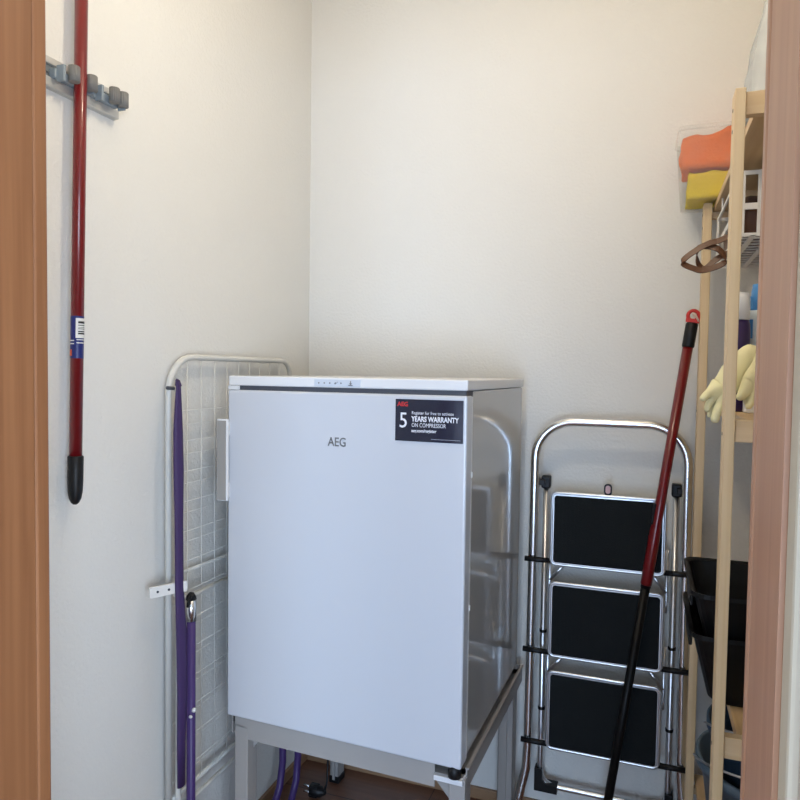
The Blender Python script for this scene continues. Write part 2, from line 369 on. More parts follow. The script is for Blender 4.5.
bm = B(); tube(bm, [ap(1.14), ap(2.32)], .0118, 24); obj('pole', bm, M['red'], BH_)
bm = B(); N = [(1.0645, .0035), (1.068, .0075), (1.076, .0112), (1.09, .0135), (1.11, .0143), (1.157, .0145), (1.159, .013)]
tube(bm, [ap(z) for z, r in N], [r for z, r in N], 24); obj('end_cap', bm, M['black'], BH_)
bm = B(); tube(bm, [ap(1.347), ap(1.428)], .0121, 28, caps=False); lb = obj('paper_label', bm, M['label_blue'], BH_); lb['label'] = 'blue label with a barcode'
def wrap(name, mat, a0, a1, z0, z1, r, parent):
    bm = B(); n = 8; V = []
    for i in range(n+1):
        a = math.radians(a0+(a1-a0)*i/n); row = []
        for z in (z0, z1): row.append(bm.verts.new(ap(z) + Vector((math.cos(a)*r, math.sin(a)*r, 0))))
        V.append(row)
    for i in range(n):
        f = bm.faces.new((V[i][0], V[i+1][0], V[i+1][1], V[i][1])); f.smooth = True
    return obj(name, bm, mat, parent)
wrap('barcode_patch', M['label_white'], -58, 60, 1.386, 1.424, .0123, lb)
bm = B()
for z, w in ((1.4155,.0032),(1.4105,.0015),(1.4065,.0008),(1.4035,.0012),(1.3985,.0022),(1.3945,.0030),(1.4180,.0010)):
    n = 6; V = []
    for i in range(n+1):
        a = math.radians(-38+85*i/n); V.append([bm.verts.new(ap(zz)+Vector((math.cos(a)*.01245, math.sin(a)*.01245, 0))) for zz in (z-w/2, z+w/2)])
    for i in range(n): bm.faces.new((V[i][0], V[i+1][0], V[i+1][1], V[i][1]))
obj('barcode', bm, M['black'], lb)
for z in (1.381, 1.375):
    wrap('label_stripe', M['label_white'], -135, -70, z-.001, z+.001, .0123, lb); wrap('label_stripe', M['label_white'], -50, 60, z+.001, z+.0025, .0123, lb)
wrap('label_dot', M['orange_dot'], -150, -92, 1.352, 1.364, .0123, lb)
rebase(BH_)

# ------------------------------------------------------------------ drying rack standing folded against the wall
DRK = thing('drying_rack', 'white wire clothes drying rack folded upright between wall and freezer', 'drying rack', (-1.035, 1.58, 0))
def uframe(x, ya, yb, z0, z1, r, rc, foot=True):
    p = [(x, ya, z0)] + arc((ya+rc, z1-rc), rc, 180, 90, 8, lambda a, b: (x, a, b)) + arc((yb-rc*.6, z1-rc*.6), rc*.6, 90, 0, 8, lambda a, b: (x, a, b)) + [(x, yb, z0)]
    bm = B(); tube(bm, p, r, 12); return bm
obj('outer_frame', uframe(-1.038, 1.303, 1.875, .30, 1.358, .0076, .085), M['rack_white'], DRK)
p = [(-1.018, 1.314, 1.27)] + [(-1.018, 1.314, .9), (-1.018, 1.312, .36)] + arc((1.357, .325), .045, 180, 270, 5, lambda a, b: (-1.018, a, b)) + [(-1.018, 1.80, .28)] + arc((1.805, .325), .045, 270, 360, 5, lambda a, b: (-1.018, a, b)) + [(-1.018, 1.850, 1.27)]
bm = B(); tube(bm, p, .0062, 10); obj('inner_frame', bm, M['rack_white'], DRK)
bm = B()
for i in range(9):
    y = 1.372 + i * .0545; tube(bm, [(-1.038, y, 1.350), (-1.0345, y, .30)], .0011, 6)
tube(bm, [(-1.038, 1.303, .30), (-1.038, 1.875, .30)], .006, 10)
obj('wire_panel', bm, M['rack_white'], DRK)
bm = B(); z = 1.232; i = 0
while z > .32:
    tube(bm, [(-1.018 - (.028 if i % 2 else 0), 1.312, z), (-1.018 - (.028 if i % 2 else 0), 1.852, z)], .0009, 6); z -= .036; i += 1
obj('wire_panel', bm, M['rack_white'], DRK)
bm = B(); tube(bm, [(-1.016, 1.300, .805), (-1.016, 1.345, .785), (-1.016, 1.86, .785)], .0055, 10); tube(bm, [(-1.046, 1.31, .838), (-1.046, 1.86, .822)], .0045, 8); obj('brace', bm, M['rack_white'], DRK)
HPM = Matrix.Translation((-1.006, 1.262, .830)) @ Matrix.Rotation(math.radians(62), 4, 'Z')
bm = B(); plate(bm, rrect(-.044, .044, -.012, .012, .004), -.003, .003); bm.transform(HPM); br = obj('hinge_plate', bm, M['rack_plastic'], DRK)
for x in (-.026, .000, .026):
    bm = B(); lathe(bm, [(0, -.0042), (.0028, -.0042), (.0028, -.003)], (x, 0, 0), 10, 'Y'); bm.transform(HPM); obj('hole_disc', bm, M['gap'], br)  # dark discs painted in for the plate's shaded holes
bm = B(); lathe(bm, [(0, 0), (.008, 0), (.009, .003), (.009, .010), (.006, .013), (0, .013)], (-1.030, 1.318, 1.284), 16, 'X'); obj('hook_knob', bm, M['rack_plastic'], DRK)
bm = B(); tube(bm, [(-1.030,1.288,1.2855),(-1.028,1.318,1.284)],.0042,10); obj('rivet', bm, M['gap'], DRK)
bm = B(); tube(bm, [(-1.038, 1.303, .30), (-1.036, 1.303, .012)], .0085, 12); obj('folded_leg', bm, M['rack_white'], DRK)
for x in (-1.036,):
    bm = B(); tube(bm, [(x, 1.303, .0), (x, 1.303, .03)], .0115, 14); obj('foot_cap', bm, M['rack_plastic'], DRK)
rebase(DRK)

# ------------------------------------------------------------------ purple folding frame
PF = thing('folding_frame', 'purple tubular folding frame standing beside the drying rack, strap hooked on top', 'folding frame', (-.98, 1.5, 0))
# strap from the rack's knob down
cx = [(1.296, 1.302, .0045), (1.301, 1.292, .006), (1.3005, 1.25, .0085), (1.300, 1.19, .0115), (1.302, 1.10, .0125), (1.303, .98, .0105), (1.302, .83, .0105), (1.305, .72, .013), (1.303, .58, .0125), (1.300, .46, .011), (1.300, .36, .010)]
bm = B(); tube(bm, [(-.992, y-.010-.012*min(1, max(0, (z-.6)/.3)), z) for y, z, r in cx], [r*1.25 for y, z, r in cx], 12, flat=.5, up=(0, 1, 0)); tube(bm, [(-1.014, 1.300, 1.292), (-1.006, 1.292, 1.304), (-.997, 1.286, 1.302), (-.992, 1.286, 1.29)], .0035, 8)
obj('strap', bm, M['purple_dark'], PF)
p = [(-.992, 1.326, .785), (-.992, 1.326, .10)] + arc((1.386, .095), .06, 180, 270, 6, lambda a, b: (-.992, a, b))[1:] + [(-.990, 1.64, .035)] + [(-.987, 1.70, .055), (-.985, 1.735, .10), (-.983, 1.748, .17), (-.983, 1.75, .60)]
bm = B(); tube(bm, p, .0105, 14); obj('tube', bm, M['purple'], PF)
p = [(-.962, 1.330, .20), (-.962, 1.330, .10)] + arc((1.39, .095), .06, 180, 270, 6, lambda a, b: (-.962, a, b))[1:] + [(-.960, 1.69, .035)] + [(-.958, 1.755, .05), (-.957, 1.785, .10), (-.956, 1.792, .17), (-.956, 1.793, .60)]
bm = B(); tube(bm, p, .0105, 14); obj('tube', bm, M['purple'], PF)
bm = B(); tube(bm, [(-.992, 1.326, .738), (-.992, 1.326, .790)], .0118, 18); obj('collar', bm, M['chrome'], PF)
bm = B(); tube(bm, [(-.992, 1.326, .789), (-.992, 1.326, .797), (-.992, 1.328, .805)], [.0125, .011, .005], 16); tube(bm, [(-.989, 1.320, .798), (-.985, 1.308, .792), (-.985, 1.304, .777)], .004, 8); obj('end_cap', bm, M['black'], PF)
for (y, z, r) in ((1.322, .527, .0055), (1.309, .517, .0035)):
    bm = B(); lathe(bm, [(0, .003), (r*.7, .0022), (r, 0), (r, -.004)], (-.979, y, z), 14, 'X'); obj('rivet', bm, M['rack_plastic'], PF)
rebase(PF)

# ------------------------------------------------------------------ power cord with plug under the freezer
PC = thing('power_cord', 'black power cord with two-pin plug lying on the floor beneath the freezer', 'power cord', (-.93, 1.87, 0))
bm = B(); tube(bm, [(-.905, 1.872, .026), (-.902, 1.885, .05), (-.908, 1.90, .10), (-.905, 1.91, .20), (-.895, 1.93, .35), (-.885, 1.985, .52), (-.88, 1.99, .60)], .0035, 10); obj('cord', bm, M['black'], PC)
bm = B(); lathe(bm, [(.010, -.05), (.018, -.046), (.019, -.03), (.016, -.012), (.010, -.004), (.006, .004), (0, .006)], (-.905, 1.872, .0205), 24, 'X')
box(bm, -.955, -.925, 1.858, 1.886, .003, .038, bev=.004); obj('plug_body', bm, M['black'], PC)
for z in (.011, .030):
    bm = B(); tube(bm, [(-.977, 1.872, z), (-.954, 1.872, z)], .0034, 10); obj('pin', bm, M['chrome'], PC)
rebase(PC)

# ------------------------------------------------------------------ step ladder folded against the back wall
LD = thing('step_ladder', 'folded chrome step ladder with three black treads against the back wall', 'step ladder', (-.09, 1.965, 0))
YF = 1.968; xa, xb = -.292, .111; zt, rc = 1.196, .105
p = [(-.325, YF-.02, .015), (-.316, YF-.012, .10), (-.300, YF-.004, .18), (xa-.005, YF, .24), (xa-.003, YF, .5)] + arc((xa+rc, zt-rc), rc, 180, 90, 10, lambda a, b: (a, YF, b)) + arc((xb-rc, zt-rc), rc, 90, 0, 10, lambda a, b: (a, YF, b)) + [(xb+.003, YF, .5), (xb+.006, YF, .24), (xb+.012, YF-.004, .18), (xb+.016, YF-.012, .10), (xb+.016, YF-.02, .015)]
bm = B(); tube(bm, p, .0128, 18); obj('front_frame', bm, M['chrome'], LD)
for x in (-.325, xb+.016):
    bm = B(); tube(bm, [(x, YF-.02, 0), (x, YF-.02, .04)], .015, 16); obj('foot_cap', bm, M['black'], LD)
ra, rb = -.264, .087; YR = 2.000
p = [(ra, YR, 1.02), (ra, YR, .165)] + arc((ra+.04, .16), .04, 180, 270, 6, lambda a, b: (a, YR, b))[1:] + arc((rb-.04, .16), .04, 270, 360, 6, lambda a, b: (a, YR, b)) + [(rb, YR, 1.02)]
bm = B(); tube(bm, p, .0085, 14); obj('rear_frame', bm, M['steel'], LD)
for x, s in ((ra, 1), (rb, -1)):
    bm = B(); box(bm, x-.013, x+.013, YR-.015, YR+.013, 1.0, 1.035, bev=.004); box(bm, min(x, x-s*.03), max(x, x-s*.03), YR-.03, YR-.005, 1.01, 1.026, bev=.002); obj('pivot_cap', bm, M['black'], LD)
    bm = B(); pts = [(x-s*.014, .172), (x+s*.007, .172), (x+s*.009, .140), (x+s*.018, .129), (x+s*.052, .129), (x+s*.052, .106), (x-s*.014, .106)]
    plate(bm, pts, YR-.018, YR+.014); obj('rubber_corner', bm, M['black'], LD)
    for z in (.575, .345):
        bm = B(); tube(bm, [(x, YR, z), (x, YR, z+.008)], .0105, 12); obj('sleeve', bm, M['black'], LD)
steps = ((.790, .999), (.527, .743), (.260, .487))
for (z0, z1) in steps:
    bm = B(); ys = 1.940
    pts = rrect(-.2385, .0575, z0+.004, z1-.004, .012); plate(bm, pts, ys+.003, ys+.018); s = obj('step', bm, M['steel'], LD)
    bm = B(); tube(bm, [(a, ys+.006, b) for a, b in rrect(-.2395, .0585, z0+.003, z1-.003, .014)], .0048, 10, closed=True); obj('step_rim', bm, M['rim'], s)
    bm = B(); plate(bm, rrect(-.233, .052, z0+.010, z1-.010, .008), ys-.001, ys+.004)
    for k in range(26):
        x = -.224 + k*.0105; box(bm, x, x+.005, ys-.0016, ys-.0008, z0+.013, z1-.013)
    obj('tread_pad', bm, M['tread'], s)
    for (x0, x1) in ((-.314, -.238), (.058, .133)):
        bm = B(); tube(bm, [(x0, YF-.018, z0+.010), (x1, YF-.018, z0+.010)], .0076, 12); obj('axle', bm, M['black'], LD)
for z0 in (.485, .755):
    for s in (-1, 1):
        x = -.247 if s < 0 else .068
        bm = B(); tube(bm, [(x, 1.985, z0+.10), (x, 1.985, z0-.055), (x, 1.985, z0-.075)], .004, 8, flat=.4); tube(bm, [(x, 1.985, z0-.02), (x - s*.05, 1.985, z0+.04)], .005, 8, flat=.4)
        obj('link_bar', bm, M['steel'], LD)
bm = B(); plate(bm, rrect(-.1005, -.0795, .998, 1.030, .0095), 1.944, 1.952); lv = obj('release_lever', bm, M['black'], LD)
bm = B(); plate(bm, rrect(-.0965, -.0835, 1.004, 1.026, .006), 1.9425, 1.9445); obj('lever_face', bm, plain('lever_pink', (.62, .38, .38), .4), lv)
rebase(LD)

# ------------------------------------------------------------------ telescopic red and black pole
p0 = Vector((-.0905, 1.862, .006)); p1 = Vector((.1110, 1.941, 1.482)); pd = (p1-p0)
def pp(z): return p0 + pd * ((z-p0.z)/pd.z)
MP = thing('telescopic_pole', 'red and black telescopic pole leaning in front of the folded step ladder', 'pole', p0)
bm = B(); tube(bm, [pp(.006), pp(.78)], .0115, 20); obj('lower_tube', bm, M['black_gloss'], MP)
bm = B(); tube(bm, [pp(.775), pp(.778), pp(.90), pp(.94), pp(1.43)], [.0125, .0145, .0145, .0128, .0128], 24); obj('upper_tube', bm, M['red'], MP)
bm = B(); tube(bm, [pp(.768), pp(.80)], .0128, 20); obj('lock_collar', bm, M['black'], MP)
bm = B(); box(bm, -.004, .004, -.006, .004, -.028, .028, bev=.002); q = pp(.965); bm.transform(Matrix.Translation(q + Vector((-.0125, -.006, 0))) @ pd.to_track_quat('Z', 'Y').to_matrix().to_4x4()); obj('lock_button', bm, M['black'], MP)
bm = B(); tube(bm, [pp(1.404), pp(1.407), pp(1.464), pp(1.468)], [.0135, .0152, .0152, .013], 24); obj('grip_sleeve', bm, M['black'], MP)
zz = pd.normalized(); xx = Vector((1, 0, 0)); xx = (xx - zz*xx.dot(zz)).normalized(); rot = Matrix((xx, zz.cross(xx), zz)).transposed().to_4x4()
bm = B(); pts = [(.0125*math.cos(a), .0125*math.sin(a)) for a in [2*PI*k/20 for k in range(20)]]
tube(bm, [(x*1.05, 0, z*1.05+.018) for x, z in pts], .0048, 10, closed=True); box(bm, -.013, .013, -.006, .006, -.004, .010, bev=.003); box(bm, -.0165, -.0105, -.004, .004, 0, .02, bev=.001); box(bm, .0105, .0165, -.004, .004, 0, .02, bev=.001)
bm.transform(Matrix.Translation(pp(1.469)) @ rot); obj('hanging_eye', bm, M['red_bright'], MP)
q = pp(1.487); bm = B(); tube(bm, [q+Vector((-.003, -.008, .006)), q+Vector((.004, -.010, .002)), q+Vector((.011, -.006, -.012)), q+Vector((.013, 0, -.020)), q+Vector((.008, .006, -.010)), q+Vector((-.003, -.002, .008))], .0026, 8); obj('hanging_cord', bm, M['cord'], MP)
rebase(MP)

# ------------------------------------------------------------------ pine shelving unit
SU = thing('shelf_unit', 'pale pine shelving unit with four boards against the side wall', 'shelf', (.28, 1.58, 0))
PX = .1175
for (x, y, w, d) in ((PX, 1.180, .0155, .042), (.425, 1.180, .0155, .042), (.1275, 1.930, .0205, .044), (.424, 1.930, .0175, .044)):
    bm = B(); box(bm, x, x+w, y, y+d, 0, 1.774, bev=.0015); o = obj('post', bm, M['pine'], SU)
    for z in (1.748, 1.715, 1.238, .73):
        bm = B(); lathe(bm, [(0, -.0008), (.0030, -.0006), (.0030, .001)], (x, y+d*.6, z), 10, 'X'); obj('bolt', bm, M['gap'], o)
levels = (1.770, 1.262, .752, .247)
for z in levels:
    bm = B(); box(bm, .134, .424, 1.188, 1.206, z-.0355, z-.0005, bev=.001); o = obj('end_rail', bm, M['pine_x'], SU)
    bm = B(); box(bm, .148, .424, 1.945, 1.963, z-.034, z-.017, bev=.001); obj('end_rail', bm, M['pine_x'], SU)
    ya, yb = 1.207, 1.985
    n = 3; w = (.437-.152)/n
    for i in range(n):
        bm = B(); box(bm, .152+i*w+.001, .152+(i+1)*w-.001, ya, yb, z-.017, z, bev=.001); obj('board', bm, M['pine_board'], SU)
rebase(SU)

# ------------------------------------------------------------------ things on the top board
def shell(bm, x0, x1, y0, y1, z0, z1, tap=.012, th=.0015, rc=.02):
    a = rrect(x0+tap, x1-tap, y0+tap, y1-tap, rc, 5); b = rrect(x0, x1, y0, y1, rc, 5)
    def ring(pts, z): return [bm.verts.new((p[0], p[1], z)) for p in pts]
    def ins(pts, t):
        cx, cy = (x0+x1)/2, (y0+y1)/2
        return [(p[0] + math.copysign(t, cx-p[0]), p[1] + math.copysign(t, cy-p[1])) for p in pts]
    R = [ring(a, z0), ring(b, z1), ring(ins(b, th), z1), ring(ins(a, th), z0+th)]
    for A, Bq in zip(R, R[1:]):
        for k in range(len(A)):
            f = bm.faces.new((A[k], A[(k+1) % len(A)], Bq[(k+1) % len(A)], Bq[k])); f.smooth = True
    bm.faces.new(list(reversed(R[0]))); bm.faces.new(R[3])
SB = thing('storage_box', 'clear plastic box of cleaning cloths standing out over the end of the top board', 'box', (.2, 1.95, 1.7705))
bm = B(); shell(bm, .060, .36, 1.868, 2.040, 1.7715, 1.955, .014); obj('tub', bm, M['clear_box'], SB)
bm = B(); tube(bm, [(a, b, 1.944) for a, b in rrect(.0585, .362, 1.866, 2.0415, .02)], .0022, 8, closed=True); obj('tub_rim', bm, M['clear_box'], SB)
rebase(SB)
def cloth(name, x0, x1, y0, y1, z0, z1, mat, seed, slope=0, amp=.006):
    bm = B(); nx, ny, nz = 18, 12, 6
    grid = {}
    def P(i, j, k):
        key = (i, j, k)
        if key not in grid:
            u, v, w = i/nx, j/ny, k/nz
            x = x0+(x1-x0)*u; y = y0+(y1-y0)*v; z = z0+(z1-z0)*w + slope*(x-x0)*w
            q = Vector((x*22+seed, y*22, z*22)); nv = noise.noise_vector(q)
            nv2 = noise.noise_vector(q*2.3)
            grid[key] = bm.verts.new((x+nv.x*amp+nv2.x*amp*.4, y+nv.y*amp+nv2.y*amp*.4, z+(nv.z*amp+nv2.z*amp*.4)*(.3+w)))
        return grid[key]
    for i in range(nx):
        for j in range(ny):
            for k, fl in ((0, 1), (nz, 0)):
                vs = [P(i,j,k), P(i+1,j,k), P(i+1,j+1,k), P(i,j+1,k)]; bm.faces.new(vs if not fl else vs[::-1])
    for i in range(nx):
        for k in range(nz):
            bm.faces.new((P(i,0,k), P(i+1,0,k), P(i+1,0,k+1), P(i,0,k+1))); bm.faces.new((P(i,ny,k+1), P(i+1,ny,k+1), P(i+1,ny,k), P(i,ny,k)))
    for j in range(ny):
        for k in range(nz):
            bm.faces.new((P(0,j,k+1), P(0,j+1,k+1), P(0,j+1,k), P(0,j,k))); bm.faces.new((P(nx,j,k), P(nx,j+1,k), P(nx,j+1,k+1), P(nx,j,k+1)))
    for f in bm.faces: f.smooth = True
    o = obj(name, bm, mat)
    return o
tag(cloth('cleaning_cloth', .088, .335, 1.896, 2.015, 1.779, 1.845, M['yellow'], 2, 0, .008), 'folded yellow cleaning cloth at the bottom of the clear plastic box', 'cloth')
tag(cloth('cleaning_cloth', .074, .335, 1.890, 2.018, 1.853, 1.925, M['orange'], 7, .20, .011), 'folded orange cleaning cloth lying on the yellow one in the box', 'cloth')
# clear bag
bm = B(); rings = []
for (f, z, rx) in ((0, 1.772, .143), (.05, 1.80, .145), (.2, 1.85, .143), (.4, 1.90, .137), (.55, 1.97, .122), (.8, 2.06, .092), (1, 2.14, .062)):
    ring = []
    for k in range(40):
        a = 2*PI*k/40; ry = .105*(1-.6*f)
        wob = 1 + .10*math.sin(5*a+f*3)*f + .05*math.sin(11*a+f*5)
        ring.append(bm.verts.new((.295+rx*wob*math.cos(a), 1.335+ry*wob*math.sin(a), z)))
    rings.append(ring)
for A, Bq in zip(rings, rings[1:]):
    for k in range(40):
        fc = bm.faces.new((A[k], A[(k+1) % 40], Bq[(k+1) % 40], Bq[k])); fc.smooth = True
bm.faces.new(list(reversed(rings[0])))
o = tag(obj('plastic_bag', bm, M['clear_bag']), 'clear crumpled plastic bag standing on top of the pine shelving', 'bag')
sm = o.modifiers.new('thick', 'SOLIDIFY'); sm.thickness = .0006

# ------------------------------------------------------------------ basket hung under the top board, with bag and straps
BK = thing('wire_basket', 'white wire basket hung beneath the top pine board', 'basket', (.28, 1.70, 1.60))
bx0, bx1, by0, by1, bz0, bz1 = .158, .412, 1.475, 1.895, 1.600, 1.726
bm = B(); w = .004
for z, h_ in ((bz1-.008, .008), (1.652, .012), (bz0, .007)):
    box(bm, bx0, bx1, by0, by0+w, z, z+h_); box(bm, bx0, bx1, by1-w, by1, z, z+h_)
    box(bm, bx0, bx0+w, by0, by1, z, z+h_); box(bm, bx1-w, bx1, by0, by1, z, z+h_)
for x in (bx0, .192, .262, .33, bx1-.012): box(bm, x, x+.012, by0-.001, by0+.003, bz0, bz1)
for y in (by0, by1-.012): box(bm, bx0-.001, bx0+.003, y, y+.012, bz0, bz1)
obj('basket_frame', bm, M['rack_plastic'], BK)
bm = B()
for i in range(12): y = by0+.03+i*.033; tube(bm, [(bx0, y, bz0+.002), (bx1, y, bz0+.002)], .002, 6)
for x in (.18, .215, .262, .31, .36): box(bm, x, x+.010, by0, by1, bz0-.001, bz0+.002)
obj('basket_floor', bm, M['rack_plastic'], BK)
for y in (1.56, 1.80):
    for x in (bx0+.002, bx1-.002):
        bm = B(); tube(bm, [(x, y, bz1-.002), (x, y, 1.7525)], .0022, 6); obj('hanger', bm, M['rack_plastic'], BK)
rebase(BK)
LB = thing('leather_bag', 'brown leather bag lying in the white basket with its strap hanging out', 'bag', (.27, 1.69, 1.606))
o = cloth('bag_body', .168, .40, 1.50, 1.86, 1.607, 1.660, M['leather'], 11, 0, .005); o.parent = LB
o = cloth('bag_flap', .172, .39, 1.51, 1.70, 1.6665, 1.684, M['leather_dark'], 15, 0, .004); o.parent = LB
def ribbon(bm, pts, w, t=.0016, wdir=(0, 0, 1)):
    P = [Vector(p) for p in pts]; prev = None
    # smooth by catmull-rom
    S = []
    for i in range(len(P)-1):
        a = P[max(i-1, 0)]; b = P[i]; c = P[i+1]; d = P[min(i+2, len(P)-1)]
        for s in range(6):
            u = s/6; S.append(.5*((2*b)+(-a+c)*u+(2*a-5*b+4*c-d)*u*u+(-a+3*b-3*c+d)*u**3))
    S.append(P[-1]); rings = []
    for i, p in enumerate(S):
        tg = (S[min(i+1, len(S)-1)]-S[max(i-1, 0)]).normalized(); up = Vector(wdir); up = (up-tg*up.dot(tg)).normalized(); n = tg.cross(up)
        rings.append([bm.verts.new(p+up*a*w/2+n*b*t) for a, b in ((-1,-1), (1,-1), (1,1), (-1,1))])
    for A, Bq in zip(rings, rings[1:]):
        for k in range(4): bm.faces.new((A[k], A[(k+1) % 4], Bq[(k+1) % 4], Bq[k]))
    bm.faces.new(rings[0][::-1]); bm.faces.new(rings[-1])
bm = B(); ribbon(bm, [(.19, 1.60, 1.640), (.140, 1.60, 1.618), (.118, 1.60, 1.612), (.092, 1.60, 1.598), (.067, 1.60, 1.575), (.090, 1.60, 1.560), (.112, 1.60, 1.556), (.150, 1.60, 1.572), (.135, 1.60, 1.60), (.10, 1.61, 1.606), (.098, 1.61, 1.575), (.112, 1.61, 1.560), (.135, 1.61, 1.580), (.17, 1.61, 1.598)], .0125, .0014, (0, .35, 1)); obj('strap', bm, M['leather'], LB)
rebase(LB)
bm = B(); pts = [(.158, .0), (.385, .0), (.385, .10), (.24, .115), (.20, .10)]
box(bm, .175, .385, 1.700, 1.712, 1.685, 1.745, bev=.001)
o = tag(obj('wooden_board', bm, M['pine_x']), 'small brown wooden board standing in the white basket', 'board'); 
o.location = (0, 0, -.002)

# ------------------------------------------------------------------ middle board: bottles and gloves
ZM = 1.2625
BT = thing('bottle', 'dark purple cleaning bottle with a white cap on the middle board', 'bottle', (.166, 1.47, ZM))
bm = B(); lathe(bm, [(.0, .0), (.019, 0), (.021, .004), (.021, .150), (.020, .168), (.018, .176), (.0, .178)], (0,0,0), 28); obj('body', bm, M['bottle_purple'], BT)
bm = B(); lathe(bm, [(.0, .177), (.019, .177), (.019, .218), (.015, .228), (.0, .231)], (0,0,0), 28); obj('cap', bm, M['bottle_white'], BT)
BT2 = thing('bottle', 'milky bottle with a light blue cap and blue label on the middle board', 'bottle', (.212, 1.52, ZM))
bm = B(); lathe(bm, [(.0, .0), (.034, 0), (.038, .005), (.038, .180), (.034, .190), (.027, .195), (.024, .198), (0, .198)], (0,0,0), 28); b2 = obj('body', bm, M['bottle_milky'], BT2)
bm = B(); lathe(bm, [(0, .197), (.020, .197), (.020, .236), (.018, .244), (.018, .250), (0, .251)], (0,0,0), 28); box(bm, -.028, -.006, -.010, .010, .200, .226, bev=.003); obj('cap', bm, M['bottle_blue'], BT2)
bm = B()
for (r, a0, a1, z0, z1, mi) in ((.0386, 195, 240, .142, .179, 0), (.0389, 205, 230, .150, .168, 1)):
    n = 8; V = []
    for i in range(n+1):
        a = math.radians(a0+(a1-a0)*i/n); V.append([bm.verts.new((r*math.cos(a), r*math.sin(a), z)) for z in (z0, z1)])
    for i in range(n): f = bm.faces.new((V[i][0], V[i+1][0], V[i+1][1], V[i][1])); f.smooth = True; f.material_index = mi
obj('label_print', bm, [M['bottle_blue'], M['bottle_white']], BT2)
bm = B(); box(bm, .172, .215, 1.40, 1.425, ZM, ZM+.095, bev=.003); o = tag(obj('sponge_packet', bm, M['bottle_white']), 'small white packet standing under the yellow rubber gloves', 'packet')

def glove(name, label, path, fingers, cuff_r, group=None):
    """hollow looking rubber glove: skinned palm, fingers and thumb with a rolled cuff"""
    vs, es, rs = [], [], []
    for i, (p, r) in enumerate(path):
        vs.append(p); rs.append(r)
        if i: es.append((i-1, i))
    for root, chain in fingers:
        prev = root
        for p, r in chain:
            vs.append(p); rs.append(r); es.append((prev, len(vs)-1)); prev = len(vs)-1
    me = bpy.data.meshes.new(name); me.from_pydata(vs, es, []); o = bpy.data.objects.new(name, me); C.objects.link(o)
    o.modifiers.new('skin', 'SKIN')
    for i, r in enumerate(rs): me.skin_vertices[0].data[i].radius = (r[0], r[1]) if isinstance(r, tuple) else (r, r)
    me.skin_vertices[0].data[0].use_root = True
    s = o.modifiers.new('sub', 'SUBSURF'); s.levels = 2; s.render_levels = 2
    bpy.context.view_layer.update()
    m2 = bpy.data.meshes.new_from_object(o.evaluated_get(bpy.context.evaluated_depsgraph_get()))
    bpy.data.objects.remove(o)
    for v in m2.vertices:
        nv = noise.noise_vector(v.co*45); v.co += nv*.0022
    for pl in m2.polygons: pl.use_smooth = True
    m2.materials.clear(); m2.materials.append(M['glove'])
    o = bpy.data.objects.new(name, m2); C.objects.link(o)
    return tag(o, label, 'glove', group)
# first glove: cuff high on the bottles, fingers pointing out over the front edge
glove('rubber_glove', 'yellow rubber glove reaching out past the post with fingers over the board edge',
    [((.181, 1.330, 1.384), (.012, .016)), ((.165, 1.325, 1.362), (.021, .025)), ((.146, 1.318, 1.338), (.023, .025)), ((.128, 1.310, 1.318), (.019, .022)), ((.116, 1.305, 1.306), (.015, .018))],
    [(4, [((.104, 1.290, 1.301), .0075), ((.096, 1.284, 1.293), .0068), ((.090, 1.280, 1.286), .006)]),
     (4, [((.108, 1.300, 1.292), .0075), ((.102, 1.298, 1.276), .0068), ((.101, 1.297, 1.266), .006)]),
     (4, [((.114, 1.313, 1.287), .0075), ((.110, 1.314, 1.270), .0068), ((.108, 1.315, 1.256), .006)]),
     (3, [((.124, 1.300, 1.292), .0085), ((.117, 1.292, 1.268), .0078), ((.112, 1.288, 1.250), .0068)])], 0)
glove('rubber_glove', 'yellow rubber glove folded over behind the front post beside the packet',
    [((.186, 1.290, 1.376), (.008, .012)), ((.180, 1.290, 1.352), (.012, .014)), ((.170, 1.288, 1.328), (.014, .016)), ((.160, 1.285, 1.308), (.013, .014))],
    [(3, [((.153, 1.280, 1.298), .0075), ((.146, 1.278, 1.291), .006)]),
     (2, [((.172, 1.284, 1.305), .0075), ((.168, 1.282, 1.288), .0068), ((.162, 1.280, 1.276), .006)]),
     (3, [((.162, 1.292, 1.292), .007), ((.163, 1.294, 1.280), .006)])], 0)

